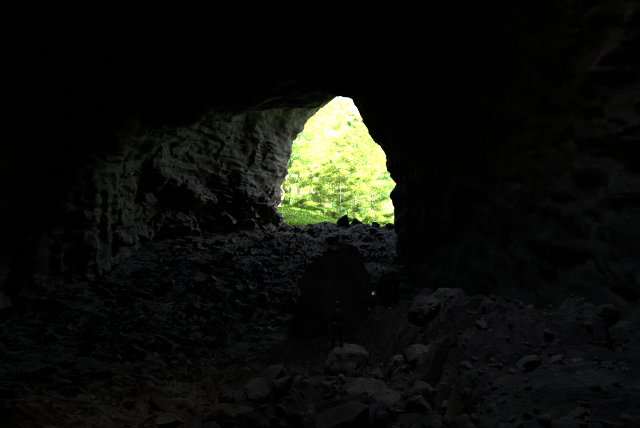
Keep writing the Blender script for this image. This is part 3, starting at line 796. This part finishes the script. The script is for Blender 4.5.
def person(loc, rz, label, J, helm_mat, lit):
    """J: joints in metres, figure faces -Y, feet at z = 0"""
    root = bpy.data.objects.new('person', None); C.objects.link(root)
    root.location = loc; root.rotation_euler = (0, 0, rz); tag(root, label, 'person', None)
    g = lambda k: Vector(J[k])
    hd = g('head')
    # ---- body: one skinned figure (pelvis is the root)
    vs_, ed, ra = [], [], []
    def add(p, r, link_to=None):
        vs_.append(tuple(p)); ra.append(r); i = len(vs_) - 1
        if link_to is not None: ed.append((link_to, i))
        return i
    pel = add(g('pelvis'), (.15, .11)); sp = add(g('pelvis').lerp(g('chest'), .5), (.135, .10), pel); ch = add(g('chest'), (.155, .11), sp)
    nk0 = add(g('neck'), .062, ch); nk1 = add(g('neck').lerp(hd, .45), .055, nk0)
    h1 = add(hd + Vector((0, -.012, -.055)), .070, nk1); h2 = add(hd + Vector((0, 0, .03)), .086, h1); add(hd + Vector((0, .008, .085)), .066, h2)
    for s in 'lr':
        sh = add(g('shoulder_' + s), .062, ch); el = add(g('elbow_' + s), .042, sh); wr = add(g('wrist_' + s), .029, el)
        dr = (g('wrist_' + s) - g('elbow_' + s)).normalized()
        pm = add(g('wrist_' + s) + dr * .05, .036, wr); pe = add(g('wrist_' + s) + dr * .095, .036, pm)
        side = dr.cross(Vector((0, 1, 0))); side = side.normalized() if side.length > .01 else Vector((1, 0, 0))
        fwd = side.cross(dr).normalized()
        cu = -fwd if fwd.y > 0 else fwd
        for j, (o_, l_) in enumerate(((-.028, .068), (-.010, .080), (.010, .075), (.028, .058))):
            b0 = add(g('wrist_' + s) + dr * .098 + fwd * o_, .0095, pe)
            b1 = add(Vector(vs_[b0]) + dr * l_ * .5 + side * .006, .0088, b0)
            add(Vector(vs_[b1]) + dr * l_ * .42 + side * (.022 if s == 'l' else -.022), .0075, b1)
        t0 = add(g('wrist_' + s) + dr * .045 + cu * .040, .012, pm); t1 = add(Vector(vs_[t0]) + dr * .035 + cu * .012, .010, t0); add(Vector(vs_[t1]) + dr * .026, .0085, t1)
        hp = add(g('hip_' + s), .092, pel); kn = add(g('knee_' + s), .058, hp); add(g('knee_' + s).lerp(g('ankle_' + s), .35) + Vector((0, .012, 0)), .056, kn)
        cf = len(vs_) - 1; ak = add(g('ankle_' + s), .036, cf); add(g('ankle_' + s) + Vector((0, -.14, -.045)), .036, ak)
    body = skin('body', vs_, ed, ra, M_SKIN, root, 0, 2)
    # ---- face
    blob('nose', [(hd + Vector((0, -.098, -.012)), (.014, .022, .024))], M_SKIN, body)
    blob('mouth', [(hd + Vector((0, -.080, -.062)), (.026, .010, .008))], plain('lips', (.30, .13, .11), .5, bump=0), body)
    for s in (-1, 1):
        blob('eye', [(hd + Vector((s * .032, -.078, .016)), (.014, .010, .009))], M_EYE, body)
        blob('ear', [(hd + Vector((s * .084, .006, -.004)), (.012, .022, .032))], M_SKIN, body)
    # ---- clothes: skins a little outside the body
    jv, je, jr = [], [], []
    def aj(p, r, l=None):
        jv.append(tuple(p)); jr.append(r); i = len(jv) - 1
        if l is not None: je.append((l, i))
        return i
    a0 = aj(g('pelvis').lerp(g('chest'), -.12), (.185, .145)); a1 = aj(g('pelvis').lerp(g('chest'), .5), (.165, .135), a0); a2 = aj(g('chest'), (.185, .145), a1); aj(g('neck') + Vector((0, 0, .0)), .085, a2)
    for s in 'lr':
        b = aj(g('shoulder_' + s), .088, a2); b = aj(g('elbow_' + s), .066, b); aj(g('wrist_' + s).lerp(g('elbow_' + s), .06), .048, b)
    skin('jacket', jv, je, jr, M_JACKET, root, 0, 2)
    tv, te, tr_ = [tuple(g('pelvis') + Vector((0, 0, .04)))], [], [(.168, .125)]
    for s in 'lr':
        for k, (p, r, l) in enumerate(((g('hip_' + s), .118, 0), (g('knee_' + s), .084, None), (g('knee_' + s).lerp(g('ankle_' + s), .92), .072, None))):
            tv.append(tuple(p)); tr_.append(r); te.append((0 if l == 0 else len(tv) - 2, len(tv) - 1))
    skin('trousers', tv, te, tr_, M_TROUS, root, 0, 2)
    for s in 'lr':
        a = g('ankle_' + s)
        skin('boot', [tuple(a + Vector((0, .01, .10))), tuple(a + Vector((0, .01, -.02))), tuple(a + Vector((0, -.05, -.040))), tuple(a + Vector((0, -.165, -.048)))],
             [(0, 1), (1, 2), (2, 3)], [.062, .056, .050, .044], M_BOOT, root, 1, 2)
    blob('hair', [(hd + Vector((0, .035, .02)), (.088, .070, .085))], M_HAIR, root)
    # ---- helmet with band and headlamp
    he = dome('helmet', hd + Vector((0, .004, .045)), (.112, .130, .115), helm_mat, root)
    for dz in (.018, .048):
        rr_ = math.sqrt(max(0, 1 - (dz / .115) ** 2))
        bm = bmesh.new()
        for s in range(24):
            t0 = 2 * math.pi * s / 24; t1 = 2 * math.pi * (s + 1) / 24
            q4 = [(math.cos(t) * .115 * rr_, math.sin(t) * .133 * rr_ + .004, z_) for t, z_ in ((t0, dz), (t1, dz), (t1, dz + .014), (t0, dz + .014))]
            bm.faces.new([bm.verts.new(hd + Vector((0, 0, .045)) + Vector(v)) for v in q4])
        me_ = bpy.data.meshes.new('helmet_band'); bm.to_mesh(me_); bm.free()
        link('helmet_band', me_, M_STRIPE, he)
    bm = bmesh.new()
    mt = Matrix.Translation(hd + Vector((0, -.150, .075))) @ Matrix.Rotation(R(90), 4, 'X')
    bmesh.ops.create_cone(bm, cap_ends=True, segments=16, radius1=.044, radius2=.040, depth=.05, matrix=mt)
    me_ = bpy.data.meshes.new('headlamp'); bm.to_mesh(me_); bm.free(); hl = link('headlamp', me_, M_STRIPE, he)
    bm = bmesh.new()
    bmesh.ops.create_uvsphere(bm, u_segments=12, v_segments=8, radius=1, matrix=Matrix.Translation(hd + Vector((0, -.176, .075))) @ Matrix.Diagonal((.040, .012, .040, 1)))
    me_ = bpy.data.meshes.new('lens'); bm.to_mesh(me_); bm.free(); smooth(me_)
    link('lens', me_, M_LAMP if lit else M_HELM_D, hl)
    return root

JA = dict(pelvis=(0, .01, .95), chest=(.0, .0, 1.30), neck=(0, -.01, 1.47), head=(.0, -.03, 1.63),
          shoulder_l=(-.19, 0, 1.41), elbow_l=(-.27, .04, 1.13), wrist_l=(-.25, -.08, .90),
          shoulder_r=(.19, 0, 1.41), elbow_r=(.28, .03, 1.14), wrist_r=(.29, -.06, .89),
          hip_l=(-.10, .01, .90), knee_l=(-.16, -.03, .50), ankle_l=(-.20, .03, .09),
          hip_r=(.10, .01, .90), knee_r=(.15, -.03, .50), ankle_r=(.17, .02, .09))
JB = dict(JA)
JB.update(chest=(.02, -.02, 1.29), neck=(.03, -.04, 1.46), head=(.04, -.07, 1.61),
          elbow_l=(-.30, -.04, 1.15), wrist_l=(-.16, -.20, 1.02), elbow_r=(.27, .06, 1.13), wrist_r=(.33, -.02, .88),
          knee_l=(-.13, -.10, .52), ankle_l=(-.14, -.06, .13), ankle_r=(.13, .05, .09))
bpy.context.view_layer.update()
bi = b_block.matrix_world.inverted()
def block_top(x, y):
    ok, l, n_, i_ = b_block.ray_cast(bi @ Vector((x, y, 0)), (bi.to_3x3() @ Vector((0, 0, -1))).normalized())
    return (b_block.matrix_world @ l).z if ok else -9.0
zf = [block_top(0.79, 19.0), block_top(0.46, 18.9)]
person((0.65, 18.9, sum(zf) / 2), R(205), 'standing person in dark clothes and dark helmet on the upright pale block', JA, M_HELM_D, False)
p2y = 22.4; p2x = (373 - 320) / F_PX * p2y
p2 = person((p2x, p2y, Hs(p2x, p2y) + 0.02), R(-15), 'standing person in dark clothes wearing a white helmet with a lit headlamp', JB, M_HELM_W, True)
